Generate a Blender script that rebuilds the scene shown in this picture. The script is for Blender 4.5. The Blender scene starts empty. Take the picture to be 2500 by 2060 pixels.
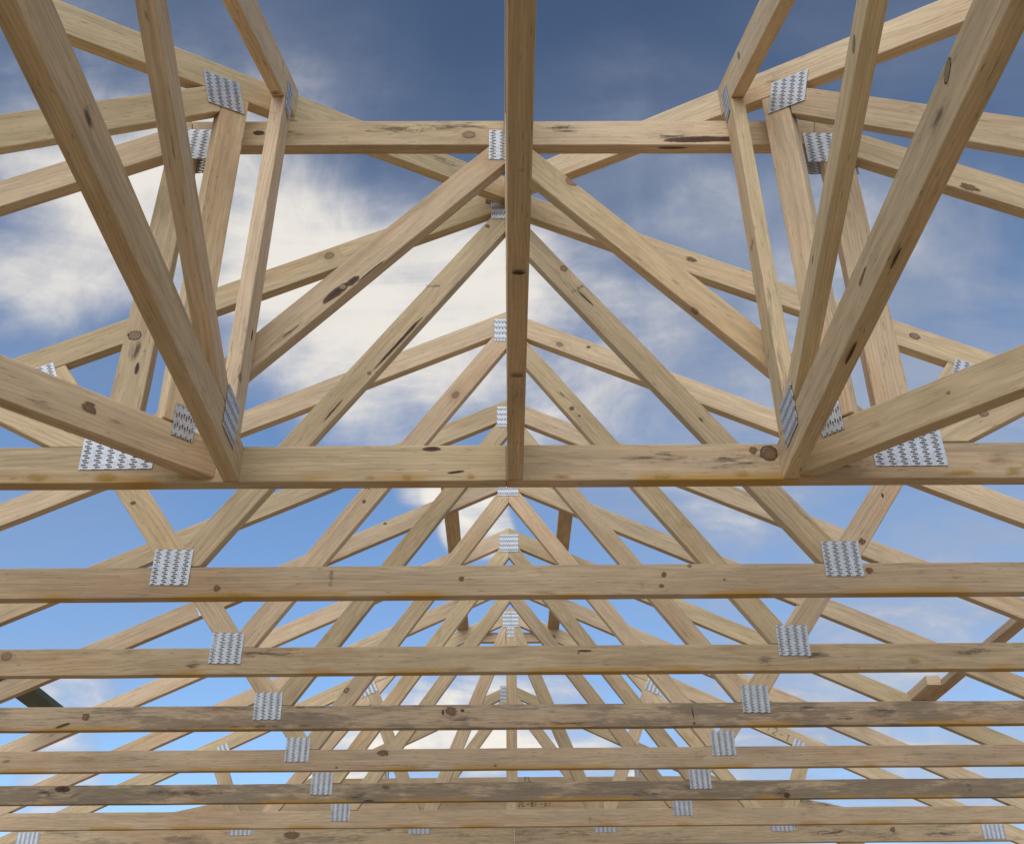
import bpy, bmesh, math, random
from mathutils import Vector, Matrix, noise
random.seed(7)
sc = bpy.context.scene
col = sc.collection
S = 0.6754          # truss spacing
T = 0.035           # timber thickness
SL = 0.465          # roof slope (25 degrees)

# ------------------------------------------------------------------ node helpers
class NT:
    def __init__(s, nt):
        s.nt = nt; s.n = nt.nodes; s.l = nt.links
    def new(s, t, **kw):
        nd = s.n.new(t)
        for k, v in kw.items(): setattr(nd, k, v)
        return nd
    def put(s, sock, v):
        if v is None: return
        if isinstance(v, bpy.types.NodeSocket): s.l.new(v, sock)
        else: sock.default_value = v
    def m(s, op, a, b=None, c=None, clamp=False):
        nd = s.new('ShaderNodeMath', operation=op, use_clamp=clamp)
        s.put(nd.inputs[0], a); s.put(nd.inputs[1], b); s.put(nd.inputs[2], c)
        return nd.outputs[0]
    def vm(s, op, a, b=None, scale=None):
        nd = s.new('ShaderNodeVectorMath', operation=op)
        s.put(nd.inputs[0], a); s.put(nd.inputs[1], b)
        if scale is not None: s.put(nd.inputs['Scale'], scale)
        return nd.outputs['Value'] if op in ('DOT_PRODUCT', 'LENGTH', 'DISTANCE') else nd.outputs[0]
    def sep(s, v):
        nd = s.new('ShaderNodeSeparateXYZ'); s.put(nd.inputs[0], v); return nd.outputs
    def comb(s, x, y, z):
        nd = s.new('ShaderNodeCombineXYZ')
        for i, q in enumerate((x, y, z)): s.put(nd.inputs[i], q)
        return nd.outputs[0]
    def noise(s, v, scale=1.0, detail=2.0, rough=.5, dist=0.0):
        nd = s.new('ShaderNodeTexNoise'); s.put(nd.inputs['Vector'], v)
        nd.inputs['Scale'].default_value = scale; nd.inputs['Detail'].default_value = detail
        nd.inputs['Roughness'].default_value = rough; nd.inputs['Distortion'].default_value = dist
        return nd.outputs['Fac']
    def step(s, v, a, b, lo=0.0, hi=1.0):
        nd = s.new('ShaderNodeMapRange', interpolation_type='SMOOTHSTEP')
        s.put(nd.inputs[0], v); s.put(nd.inputs[1], a); s.put(nd.inputs[2], b)
        s.put(nd.inputs[3], lo); s.put(nd.inputs[4], hi)
        return nd.outputs[0]
    def mix(s, f, a, b, mode='MIX'):
        nd = s.new('ShaderNodeMix', data_type='RGBA', blend_type=mode)
        s.put(nd.inputs[0], f)
        for i, q in ((6, a), (7, b)):
            if isinstance(q, tuple): q = (*q, 1.0)
            s.put(nd.inputs[i], q)
        return nd.outputs[2]

def new_mat(name):
    m = bpy.data.materials.new(name); m.use_nodes = True
    t = NT(m.node_tree); bs = m.node_tree.nodes['Principled BSDF']
    return m, t, bs

def wood_material(name, light, late, knotc, spec=.25, satur=1.0):
    m, t, bs = new_mat(name)
    P = t.new('ShaderNodeTexCoord').outputs['Object']
    info = t.new('ShaderNodeObjectInfo')
    r = info.outputs['Random']
    oc = t.new('ShaderNodeSeparateColor'); t.l.new(info.outputs['Color'], oc.inputs[0])
    stain_amt, yellow_amt, tone = oc.outputs[0], oc.outputs[1], oc.outputs[2]
    r2 = t.m('FRACT', t.m('MULTIPLY', r, 17.31)); r3 = t.m('FRACT', t.m('MULTIPLY', r, 53.77))
    off = t.comb(t.m('MULTIPLY', r, 41.0), t.m('MULTIPLY', r2, 23.0), t.m('MULTIPLY', r3, 31.0))
    Q = t.vm('ADD', P, off)
    px, py, pz = t.sep(P)
    # knots
    vor = t.new('ShaderNodeTexVoronoi', feature='F1'); vor.inputs['Scale'].default_value = 4.3
    vq = t.vm('MULTIPLY', Q, (0.8, 1.0, 0.55))
    jit = t.new('ShaderNodeTexNoise'); jit.inputs['Scale'].default_value = 30; t.l.new(Q, jit.inputs['Vector'])
    vq2 = t.vm('ADD', vq, t.vm('SCALE', t.vm('SUBTRACT', jit.outputs['Color'], (.5, .5, .5)), scale=.006))
    t.l.new(vq2, vor.inputs['Vector'])
    d = vor.outputs['Distance']
    vc = t.sep(vor.outputs['Color'])[0]
    kr = t.m('MULTIPLY', t.m('MULTIPLY_ADD', vc, .060, .010), t.m('GREATER_THAN', vc, .60))
    knot = t.step(d, kr, t.m('MULTIPLY', kr, .8))
    rim = t.m('MULTIPLY', t.step(d, t.m('MULTIPLY', kr, 1.18), t.m('MULTIPLY', kr, .98)), t.step(d, t.m('MULTIPLY', kr, .72), t.m('MULTIPLY', kr, .95)))
    halo = t.step(d, t.m('MULTIPLY', kr, 3.6), 0.0)
    # growth rings cut by the board faces
    cy = t.m('MULTIPLY_ADD', r2, .26, -.17); cz = t.m('MULTIPLY_ADD', r3, -.16, -.05)
    ny = t.m('SUBTRACT', py, cy); nz = t.m('SUBTRACT', pz, cz)
    rho = t.m('SQRT', t.m('ADD', t.m('MULTIPLY', ny, ny), t.m('MULTIPLY', nz, nz)))
    w1 = t.noise(t.vm('MULTIPLY', Q, (1.1, 4.5, 4.5)), 1.0, 3.0, .55)
    w2 = t.noise(t.vm('MULTIPLY', Q, (7.0, 28.0, 28.0)), 1.0, 2.0, .5)
    rho = t.m('ADD', rho, t.m('MULTIPLY', w1, .085)); rho = t.m('ADD', rho, t.m('MULTIPLY', w2, .005))
    rho = t.m('ADD', rho, t.m('MULTIPLY', halo, .011))
    ringf = t.m('MULTIPLY', rho, t.m('MULTIPLY_ADD', r3, 420.0, 640.0))
    ring = t.m('MULTIPLY_ADD', t.m('SINE', ringf), .5, .5)
    ring = t.m('POWER', ring, 2.6)
    ringamp = t.m('MULTIPLY_ADD', t.noise(t.vm('MULTIPLY', Q, (2.0, 9.0, 9.0)), 1.0, 2.0), .9, .12)
    # fibres and flecks
    fib = t.noise(t.vm('MULTIPLY', Q, (9.0, 330.0, 330.0)), 1.0, 3.0, .62)
    fib2 = t.noise(t.vm('MULTIPLY', Q, (3.0, 85.0, 85.0)), 1.0, 3.0, .6)
    fleck = t.step(t.noise(t.vm('MULTIPLY', Q, (26.0, 300.0, 300.0)), 1.0, 1.0, .5), .68, .75)
    blot = t.noise(t.vm('MULTIPLY', Q, (2.2, 10.0, 10.0)), 1.0, 3.0, .6)
    c = t.mix(t.m('MULTIPLY', t.m('MULTIPLY', ring, ringamp), .52), light, late)
    v = t.m('ADD', t.m('MULTIPLY_ADD', fib, .50, .50), t.m('MULTIPLY', fib2, .50))
    v = t.m('ADD', v, t.m('MULTIPLY_ADD', blot, .56, -.28))
    v = t.m('ADD', v, t.m('MULTIPLY_ADD', tone, .30, -.15))
    c = t.mix(1.0, c, t.comb(v, v, v), 'MULTIPLY')
    mot = t.noise(t.vm('MULTIPLY', Q, (8.0, 42.0, 42.0)), 1.0, 4.0, .62, .6)
    mv = t.m('MULTIPLY_ADD', mot, .46, .77)
    c = t.mix(1.0, c, t.comb(mv, mv, mv), 'MULTIPLY')
    # warm / pinkish heartwood patches
    pk = t.step(t.noise(t.vm('MULTIPLY', Q, (1.3, 7.0, 7.0)), 1.0, 3.0, .6), .50, .72)
    c = t.mix(t.m('MULTIPLY', pk, .45), c, t.mix(1.0, c, (.98, .80, .66), 'MULTIPLY'))
    c = t.mix(t.m('MULTIPLY', fleck, .55), c, (.13, .075, .04))
    c = t.mix(t.m('MULTIPLY', halo, .30), c, (.27, .16, .085))
    kin = t.mix(t.m('MULTIPLY_ADD', t.m('SINE', t.m('MULTIPLY', d, 900.0)), .25, .55), knotc, (.27, .15, .08))
    c = t.mix(t.m('MULTIPLY', knot, .7), c, kin)
    c = t.mix(t.m('MULTIPLY', rim, t.m('MULTIPLY_ADD', r2, .6, .15)), c, (.07, .038, .022))
    # blue-grey mould
    sn = t.noise(t.vm('MULTIPLY', Q, (3.0, 14.0, 14.0)), 1.0, 5.0, .68)
    sn2 = t.noise(t.vm('MULTIPLY', Q, (16.0, 120.0, 120.0)), 1.0, 3.0, .65)
    sm = t.m('ADD', t.m('MULTIPLY', sn, .75), t.m('MULTIPLY', sn2, .3))
    thr = t.m('MULTIPLY_ADD', stain_amt, -.34, .73)
    smk = t.step(sm, thr, t.m('ADD', thr, .14))
    hue = t.mix(r3, (1.03, .975, 1.0), (1.01, .985, .90))
    c = t.mix(1.0, c, hue, 'MULTIPLY')
    c = t.mix(t.m('MULTIPLY', smk, .58), c, (.13, .108, .082))
    # yellow end-sealing spray near the lower arris
    yn = t.step(t.noise(t.vm('MULTIPLY', Q, (3.4, 9.0, 2.0)), 1.0, 2.0, .5), .46, .58)
    yl = t.step(py, -.066, -.088)
    c = t.mix(t.m('MULTIPLY', t.m('MULTIPLY', yn, yl), t.m('MULTIPLY', yellow_amt, .75)), c, (.50, .27, .035))
    t.put(bs.inputs['Base Color'], c)
    bs.inputs['Roughness'].default_value = .74
    bs.inputs['Specular IOR Level'].default_value = spec
    h = t.m('ADD', t.m('MULTIPLY', ring, -.25), t.m('MULTIPLY', fib, .6)); h = t.m('ADD', h, t.m('MULTIPLY', rim, -1.5))
    h = t.m('ADD', h, t.m('MULTIPLY', w2, .5))
    bp = t.new('ShaderNodeBump'); bp.inputs['Strength'].default_value = .45; bp.inputs['Distance'].default_value = .0012
    t.put(bp.inputs['Height'], h); t.l.new(bp.outputs[0], bs.inputs['Normal'])
    return m

WOOD = wood_material('pine_framing', (.625, .483, .302), (.42, .293, .168), (.22, .115, .060))
GREEN = wood_material('treated_pine', (.13, .16, .12), (.08, .10, .07), (.03, .03, .02))

def plate_material(name='galvanised_steel'):
    m, t, bs = new_mat(name)
    P = t.new('ShaderNodeTexCoord').outputs['Object']
    x, y, z = t.sep(P)
    u = t.m('FRACT', t.m('MULTIPLY_ADD', x, 1/.0266, 50.0)); v = t.m('FRACT', t.m('MULTIPLY_ADD', y, 1/.0119, 50.0))
    def box(u0, u1, v0, v1):
        a = t.m('MULTIPLY', t.step(u, u0, u0+.04), t.step(u, u1, u1-.04))
        b = t.m('MULTIPLY', t.step(v, v0, v0+.05), t.step(v, v1, v1-.05))
        return t.m('MULTIPLY', a, b)
    A = t.m('MAXIMUM', box(.12, .56, .58, .84), box(.28, .72, .10, .36))
    A = t.m('GREATER_THAN', A, .5)
    A2 = t.m('MAXIMUM', box(.10, .58, .54, .88), box(.26, .74, .06, .40))
    sp = t.new('ShaderNodeTexVoronoi', feature='F1'); sp.inputs['Scale'].default_value = 240; t.l.new(P, sp.inputs['Vector'])
    n1 = t.noise(P, 55, 3, .6); n2 = t.noise(P, 16, 2, .5)
    k = t.m('ADD', t.m('MULTIPLY_ADD', t.sep(sp.outputs['Color'])[0], .16, .49), t.m('MULTIPLY_ADD', n1, .26, -.13))
    k = t.m('ADD', k, t.m('MULTIPLY_ADD', n2, .2, -.10))
    c = t.comb(t.m('MULTIPLY', k, .97), k, t.m('MULTIPLY', k, 1.04))
    c = t.mix(t.m('MULTIPLY', A2, .8), c, (.07, .05, .04))
    t.put(bs.inputs['Base Color'], c)
    bs.inputs['Metallic'].default_value = .35
    t.put(bs.inputs['Roughness'], t.m('MULTIPLY_ADD', n1, .3, .32))
    bp = t.new('ShaderNodeBump'); bp.inputs['Strength'].default_value = .35; bp.inputs['Distance'].default_value = .0006
    t.put(bp.inputs['Height'], t.m('ADD', t.m('MULTIPLY', A2, -1.0), n1)); t.l.new(bp.outputs[0], bs.inputs['Normal'])
    tr = t.new('ShaderNodeBsdfTransparent'); mx = t.new('ShaderNodeMixShader')
    t.put(mx.inputs[0], A); t.l.new(bs.outputs[0], mx.inputs[1]); t.l.new(tr.outputs[0], mx.inputs[2])
    out = m.node_tree.nodes['Material Output']; t.l.new(mx.outputs[0], out.inputs['Surface'])
    return m
STEEL = plate_material()

def mark_material(name, inner, outer, soft, rings=0.0, alpha=1.0, streak=False, core=(.15, .72)):
    """an irregular mark (knot, bark pocket, mould patch) that fades out at a ragged edge"""
    m, t, bs = new_mat(name)
    uv = t.new('ShaderNodeTexCoord').outputs['UV']
    P = t.new('ShaderNodeTexCoord').outputs['Object']
    q = t.vm('SUBTRACT', uv, (.5, .5, 0.0))
    rr = t.m('MULTIPLY', t.vm('LENGTH', q), 2.0)
    n = t.noise(P, 90, 5, .7); n3 = t.noise(t.vm('MULTIPLY', P, (30.0, 160.0, 160.0)), 1.0, 3, .6)
    e = t.m('ADD', rr, t.m('MULTIPLY_ADD', t.m('ADD', n, n3), 1.0 if soft > .2 else .42, -1.0 if soft > .2 else -.42))
    a = t.step(e, .86, .86-soft, 0.0, alpha)
    if streak:
        n4 = t.noise(t.vm('MULTIPLY', P, (14.0, 95.0, 95.0)), 1.0, 5, .7)
        a = t.m('MULTIPLY', a, t.step(n4, .40, .62))
    rg = t.m('MULTIPLY_ADD', t.m('SINE', t.m('MULTIPLY', e, rings)), .5, .5) if rings else n
    c = t.mix(t.step(e, core[0], core[1]), t.mix(t.m('MULTIPLY', rg, .8), inner, outer), outer)
    t.put(bs.inputs['Base Color'], c); bs.inputs['Roughness'].default_value = .8; bs.inputs['Specular IOR Level'].default_value = .15
    tr = t.new('ShaderNodeBsdfTransparent'); mx = t.new('ShaderNodeMixShader')
    t.put(mx.inputs[0], a); t.l.new(tr.outputs[0], mx.inputs[1]); t.l.new(bs.outputs[0], mx.inputs[2])
    t.l.new(mx.outputs[0], m.node_tree.nodes['Material Output'].inputs['Surface'])
    return m
MARKS = {
    'knot': mark_material('knot_wood', (.32, .19, .11), (.19, .11, .062), .28, 24.0, .85),
    'ringknot': mark_material('loose_knot', (.50, .36, .22), (.075, .043, .028), .12, 0.0, .85, core=(.60, .76)),
    'bark': mark_material('bark_pocket', (.055, .032, .022), (.13, .078, .048), .20),
    'mould_shade': mark_material('mould_shade_patch', (.125, .10, .075), (.18, .145, .10), .85, 0.0, .85, streak=True),
    'resin_shade': mark_material('resin_shade_stain', (.32, .19, .115), (.36, .24, .155), .8, 0.0, .5, streak=True),
    'yellow': mark_material('yellow_spray', (.50, .29, .04), (.52, .36, .12), .95, 0.0, .7),
    'pale': mark_material('pale_scuff', (.62, .50, .34), (.62, .50, .34), .9, 0.0, .35, streak=True),
}
INK, t_, b_ = new_mat('marker_ink'); b_.inputs['Base Color'].default_value = (.05, .045, .04, 1); b_.inputs['Roughness'].default_value = .7
FAINT, t_, b_ = new_mat('faded_stamp_ink'); b_.inputs['Base Color'].default_value = (.20, .15, .105, 1); b_.inputs['Roughness'].default_value = .8

# ------------------------------------------------------------------ geometry helpers
class Frame:
    """a vertical plane: 2D point (a, z) -> O + a*e1 + z*up ; n points out of the visible face"""
    def __init__(s, O, e1):
        s.O = Vector(O); s.e1 = Vector(e1).normalized(); s.e3 = Vector((0, 0, 1)); s.n = s.e1.cross(s.e3)
    def P(s, a, z, w=0.0): return s.O + s.e1*a + s.e3*z + s.n*w

def thing(name, label, cat, loc, group=None):
    o = bpy.data.objects.new(name, None); col.objects.link(o); o.location = loc
    o['label'] = label; o['category'] = cat
    if group: o['group'] = group
    o.empty_display_size = .1
    return o
def tag(o, label, cat, group=None):
    o['label'] = label; o['category'] = cat
    if group: o['group'] = group
    return o

def clip_poly(poly, cl):
    a, z, na, nz = cl; out = []
    for i in range(len(poly)):
        p, q = poly[i], poly[(i+1) % len(poly)]
        dp = (p[0]-a)*na+(p[1]-z)*nz; dq = (q[0]-a)*na+(q[1]-z)*nz
        if dp >= 0: out.append(p)
        if (dp >= 0) != (dq >= 0):
            s = dp/(dp-dq); out.append((p[0]+(q[0]-p[0])*s, p[1]+(q[1]-p[1])*s))
    return out

GLY = {
 'M': [[(0,0),(0,1),(.4,.35),(.8,1),(.8,0)]], 'G': [[(.8,.8),(.6,1),(.2,1),(0,.75),(0,.25),(.2,0),(.7,0),(.8,.2),(.8,.5),(.5,.5)]],
 'P': [[(0,0),(0,1),(.6,1),(.75,.85),(.75,.6),(.6,.48),(0,.48)]], '1': [[(.2,.8),(.4,1),(.4,0)]],
 '0': [[(.2,0),(0,.25),(0,.75),(.2,1),(.5,1),(.7,.75),(.7,.25),(.5,0),(.2,0)]], '2': [[(0,.8),(.2,1),(.5,1),(.65,.8),(.6,.55),(0,0),(.75,0)]],
 '-': [[(0,.45),(.6,.5)]], 'U': [[(0,1),(.02,.3),(.2,0),(.5,.05),(.62,.4),(.62,1)]], 'L': [[(.05,1),(0,.05),(.6,0)]],
 'B': [[(0,0),(.08,1),(.5,.95),(.55,.7),(.1,.52),(.62,.4),(.55,.08),(0,0)]], 'l': [[(.1,1),(.05,.05)]], 'k': [[(0,1),(0,0)],[(.5,.6),(.02,.3),(.55,0)]],
 'x': [[(0,0),(.6,.7)],[(0,.7),(.6,0)]], '/': [[(0,0),(.4,1)]], '.': [[(0,0),(.08,.05)]], 'F': [[(.7,1),(0,1),(0,0)],[(0,.5),(.5,.5)]], ' ': [],
 '+': [[(0,.5),(.8,.45)],[(.45,0),(.35,1)]],
}

def box_member(parent, name, F, u, p0, v0, v1, clips, t=T, w0=0.0, mat=None, stain=0.0, yellow=0.0, tone=None, feats=(), under=(), text=(), ulen=6.0, cham=.0026):
    """timber: strip along direction u from point p0, between offsets v0..v1, cut by half planes, extruded t"""
    ul = math.hypot(*u); ux, uz = u[0]/ul, u[1]/ul; vx, vz = -uz, ux
    def W(s, v): return (p0[0]+ux*s+vx*v, p0[1]+uz*s+vz*v)
    poly = [W(-ulen, v0), W(ulen, v0), W(ulen, v1), W(-ulen, v1)]
    for c in clips:
        poly = clip_poly(poly, c)
        if len(poly) < 3: print('EMPTY', name); return None
    def L(p):
        dx, dz = p[0]-p0[0], p[1]-p0[1]; return (dx*ux+dz*uz, dx*vx+dz*vz)
    loc = [L(p) for p in poly]
    s0 = min(q[0] for q in loc); s1 = max(q[0] for q in loc)
    org = s0
    bm = bmesh.new()
    vs = [bm.verts.new((q[0]-org, q[1], 0)) for q in loc]
    f = bm.faces.new(vs); f.normal_update()
    if f.normal.z < 0: f.normal_flip()
    ex = bmesh.ops.extrude_face_region(bm, geom=[f])
    for g in ex['geom']:
        if isinstance(g, bmesh.types.BMVert): g.co.z -= t
    bmesh.ops.recalc_face_normals(bm, faces=bm.faces[:])
    x = .09
    while x < (s1-s0)-.03:
        bmesh.ops.bisect_plane(bm, geom=bm.verts[:]+bm.edges[:]+bm.faces[:], plane_co=(x, 0, 0), plane_no=(1, 0, 0)); x += .09
    sd = random.random()*50
    for v in bm.verts:
        n = noise.noise_vector(Vector((v.co.x*5+sd, v.co.y*9, v.co.z*9)))
        n2 = noise.noise_vector(Vector((v.co.x*.7+sd, 3.1, 1.7)))
        v.co.y += n.y*.0012+n2.y*.0035*(1 if name != 'bottom_chord' else .6); v.co.z += n.z*.0003
    es = [e for e in bm.edges if len(e.link_faces) == 2 and e.calc_face_angle(0) > .5]
    bmesh.ops.bevel(bm, geom=es, offset=cham, segments=2, profile=.5, affect='EDGES', clamp_overlap=True)
    me = bpy.data.meshes.new(name); mats = [mat or WOOD]
    uvl = bm.loops.layers.uv.new('UVMap')
    def mi(mt):
        if mt not in mats: mats.append(mt)
        return mats.index(mt)
    k = 0
    for (a, z, ra, rz, rot, kind) in feats:         # marks on the visible face (frame coordinates)
        q = L((a, z)); th = math.radians(rot)-math.atan2(uz, ux); k += 1
        vv = []; N = 24
        for i in range(N):
            g = 2*math.pi*i/N; ex_, ez_ = ra*math.cos(g), rz*math.sin(g)
            vv.append(((q[0]-org+ex_*math.cos(th)-ez_*math.sin(th)), q[1]+ex_*math.sin(th)+ez_*math.cos(th), g))
        bv = [bm.verts.new((x_, min(max(y_, v0+.0012), v1-.0012), .0006+.00012*k)) for x_, y_, g in vv]
        ff = bm.faces.new(bv); ff.material_index = mi(MARKS[kind])
        for lp, (x_, y_, g) in zip(ff.loops, vv): lp[uvl].uv = (.5+.5*math.cos(g), .5+.5*math.sin(g))
    for (a, z, w, ru, rw, kind) in under:           # marks on the underside
        q = L((a, z)); vv = []; k += 1
        for i in range(20):
            g = 2*math.pi*i/20
            vv.append((q[0]-org+ru*math.cos(g), min(max(w+rw*math.sin(g), -t+.0015), -.0015), g))
        bv = [bm.verts.new((x_, v0-.0035-.0002*k, w_)) for x_, w_, g in vv]
        ff = bm.faces.new(bv); ff.material_index = mi(MARKS[kind])
        for lp, (x_, w_, g) in zip(ff.loops, vv): lp[uvl].uv = (.5+.5*math.cos(g), .5+.5*math.sin(g))
    for (a, z, s, h, rot, lw, ink) in text:
        q = L((a, z)); th = math.radians(rot)-math.atan2(uz, ux); cu = 0.0
        for ch in s:
            for st in GLY.get(ch, []):
                pts = []
                for i in range(len(st)-1):
                    (xa, ya), (xb, yb) = st[i], st[i+1]
                    A = Vector(((cu+xa*.8)*h, ya*h)); B = Vector(((cu+xb*.8)*h, yb*h)); d_ = (B-A)
                    if d_.length < 1e-6: continue
                    d_.normalize(); nn = Vector((-d_.y, d_.x))*lw/2; A = A-d_*lw*.4; B = B+d_*lw*.4
                    quad = [A+nn, A-nn, B-nn, B+nn]; k += 1
                    bv = []
                    for c_ in quad:
                        bv.append(bm.verts.new((q[0]-org+c_.x*math.cos(th)-c_.y*math.sin(th), q[1]+c_.x*math.sin(th)+c_.y*math.cos(th), .0009+.00003*(k % 20))))
                    bm.faces.new(bv).material_index = mi(ink)
            cu += .95
    bm.to_mesh(me); bm.free()
    for mt in mats: me.materials.append(mt)
    o = bpy.data.objects.new(name, me); col.objects.link(o)
    o.color = (stain, yellow, random.random() if tone is None else tone, 1)
    U = F.e1*ux+F.e3*uz; V = F.e1*vx+F.e3*vz
    O = F.P(*W(org, 0), w0)
    mw = Matrix(((U.x, V.x, F.n.x, O.x), (U.y, V.y, F.n.y, O.y), (U.z, V.z, F.n.z, O.z), (0, 0, 0, 1)))
    o.parent = parent
    pl = parent.location if parent else Vector((0, 0, 0))
    o.matrix_local = Matrix.Translation(-pl) @ mw
    return o

def plate(parent, F, a, z, w=.106, h=.106, rot=0.0, w0=.0022, quarter=False, th=.0012):
    bm = bmesh.new()
    nx, ny = 4, 4
    W_, H_ = (h, w) if quarter else (w, h)
    grid = []
    sd = random.random()*99
    for side in (0, 1):
        g = [[bm.verts.new(((i/nx-.5)*W_, (j/ny-.5)*H_, -th*side + noise.noise(Vector((i*.9+sd, j*.9, 0)))*.0007)) for j in range(ny+1)] for i in range(nx+1)]
        grid.append(g)
        for i in range(nx):
            for j in range(ny):
                q = [g[i][j], g[i+1][j], g[i+1][j+1], g[i][j+1]]
                bm.faces.new(q if side == 0 else q[::-1])
    A, B = grid
    ring = [(i, 0) for i in range(nx)]+[(nx, j) for j in range(ny)]+[(i, ny) for i in range(nx, 0, -1)]+[(0, j) for j in range(ny, 0, -1)]
    for i in range(len(ring)):
        p, q = ring[i], ring[(i+1) % len(ring)]
        bm.faces.new([A[p[0]][p[1]], B[p[0]][p[1]], B[q[0]][q[1]], A[q[0]][q[1]]])
    me = bpy.data.meshes.new('nail_plate'); bm.to_mesh(me); bm.free(); me.materials.append(STEEL)
    o = bpy.data.objects.new('nail_plate', me); col.objects.link(o)
    th_ = math.radians(rot + random.uniform(-1.2, 1.2) + (90 if quarter else 0))
    U = F.e1*math.cos(th_)+F.e3*math.sin(th_); V = F.n.cross(U)
    O = F.P(a, z, w0)
    mw = Matrix(((U.x, V.x, F.n.x, O.x), (U.y, V.y, F.n.y, O.y), (U.z, V.z, F.n.z, O.z), (0, 0, 0, 1)))
    o.parent = parent; o.matrix_local = Matrix.Translation(-parent.location) @ mw
    return o

XE = (1, 0, 0)
BW = .0905
def Fk(k): return Frame((0, k*S, 0), XE)

def feats_rand(rng, a0, a1, z0, z1, n, kinds=('mould_shade', 'resin_shade')):
    out = []
    for _ in range(n):
        out.append((rng.uniform(a0, a1), rng.uniform(z0, z1), rng.uniform(.03, .12), rng.uniform(.01, .03), rng.uniform(-8, 8), rng.choice(kinds)))
    return out

def top_chords(th, F, c, H, s=SL, low=.0995, tail=3.75, stain=(0, 0), feats=((), ()), text=((), ()), inner=(None, None), tone=(None, None)):
    ang = math.atan(s)
    for i, sd in enumerate((-1, 1)):
        u = (1, s) if sd < 0 else (1, -s)
        cl = [(c, 0, sd, 0), (c+sd*tail, 0, -sd, 0)]
        if inner[i]: cl.append(inner[i])
        box_member(th, 'top_chord', F, u, (c, H), -low*math.cos(ang), 0, cl, stain=stain[i], feats=feats[i], text=text[i], tone=tone[i])

def common_truss(k, c, H, label, offn=(0, 0), stains=(0,)*7, tc=((), ()), bc=(), bu=(), webf=((), ()), webt=((), ()), sf=((), ()), bct=(), tct=((), ()), ytone=1.0, tone=None, apex=.048, group=True):
    Y = k*S; F = Fk(k)
    th = thing('roof_truss', label, 'roof truss', (0, Y, 0), 'gable roof trusses set out along the roof')
    top_chords(th, F, c, H, stain=stains[:2], feats=tc, text=tct)
    lowH = H-.0995
    # bottom chord, scarfed under the rafters
    cl = [(c, lowH, -SL, -1), (c, lowH, SL, -1), (0, 0, 0, 1)]
    box_member(th, 'bottom_chord', F, (1, 0), (c, BW), -BW, 0, cl, stain=stains[2], yellow=ytone, feats=bc, under=bu, text=bct, tone=tone)
    nl, nr = -.906+offn[0]+c, .926+offn[1]+c
    und = [(c, lowH-.001, SL, -1), (c, lowH-.001, -SL, -1)]
    flo = (0, BW+.001, 0, 1)
    box_member(th, 'web', F, (1, 1.42), (nl, .151), -.0765, 0, und+[flo, (c-.0005, 0, -1, 0), (nl-.004, 0, 1, 0)], stain=stains[3], feats=webf[0], text=webt[0])
    box_member(th, 'web', F, (1, -1.385), (nr, .153), -.0765, 0, und+[flo, (c+.0005, 0, 1, 0), (nr+.004, 0, -1, 0)], stain=stains[4], feats=webf[1], text=webt[1])
    box_member(th, 'web', F, (1, -1.37), (nl-.008, .151), -.072, 0, und+[flo, (nl-.005, 0, -1, 0)], stain=stains[5], feats=sf[0])
    box_member(th, 'web', F, (1, 1.37), (nr+.008, .153), -.072, 0, und+[flo, (nr+.005, 0, 1, 0)], stain=stains[6], feats=sf[1])
    pl_, pr_ = (nl-.026, nr+.011) if k == 1 else (nl-.037, nr+.020)
    plate(th, F, pl_, .089, rot=0); plate(th, F, pr_, .103)
    if k == 1: plate(th, F, c+.002, 1.398, .100, .078, quarter=True)
    else: plate(th, F, c, H-.096+apex-.048, quarter=True)
    for s_ in (-1, 1):
        plate(th, F, c+s_*1.440, H-SL*1.440-(.116 if k == 1 else .062), .106 if k == 1 else .085, .075 if k == 1 else .062, rot=-s_*25+0, quarter=False)
        plate(th, F, c+s_*2.93, .072, .135, .085)
    for (a, z) in ((pl_, .090), (pr_, .104), (c, H-.096)):      # plates pressed into the far face too
        plate(th, F, a, z, w0=-T-.0012)
    return th

K = 'knot'; RK = 'ringknot'; BK = 'bark'; MO = 'mould_shade'; RS = 'resin_shade'; YE = 'yellow'; PA = 'pale'
rng = random.Random(3)
# ---- T0: truncated girder -----------------------------------------------------------------
F0 = Fk(0); H0 = 1.505; c0 = .012; LOW0 = H0-.0995
g = thing('girder_truss', 'nearest truss, flat topped, with a horizontal top chord under the hip rafters', 'roof truss', (0, 0, 0))
jx = .851
for sd in (-1, 1):
    cl = [(sd*jx, 1.109, sd*.091, .017 if 0 else 0), (sd*3.75, 0, -sd, 0)]
    # mitre from (jx,1.109) to (.834,1.018)
    cl[0] = (sd*jx, 1.109, sd*.091, -.017)
    box_member(g, 'top_chord', F0, (1, SL if sd < 0 else -SL), (0, H0), -.0995*math.cos(math.atan(SL)), 0, cl, stain=.25,
               feats=[(1.218, .858, .034, .014, -20, K)] if sd > 0 else [])
    c2 = [(sd*(jx-.001), 1.109, -sd*.091, .017), (0, 0, sd, 0)]
    ft = [(-.664, 1.064, .020, .012, 0, BK), (-.30, 1.075, .13, .024, 0, MO), (-.13, 1.085, .14, .02, 0, MO), (-.60, 1.06, .09, .02, 0, MO)] if sd < 0 else \
         [(.52, 1.035, .115, .014, 2, BK), (.60, 1.036, .05, .011, 2, BK), (.46, 1.05, .10, .022, 0, MO), (.16, 1.075, .07, .028, 0, MO), (.62, 1.03, .05, .014, 0, RS)]
    un = [] if sd < 0 else [(.45, 1.018, -.010, .05, .0035, 'bark')]
    box_member(g, 'top_chord', F0, (1, 0), (0, 1.109), -.091, 0, c2, stain=.35, feats=ft, under=un)
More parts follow.
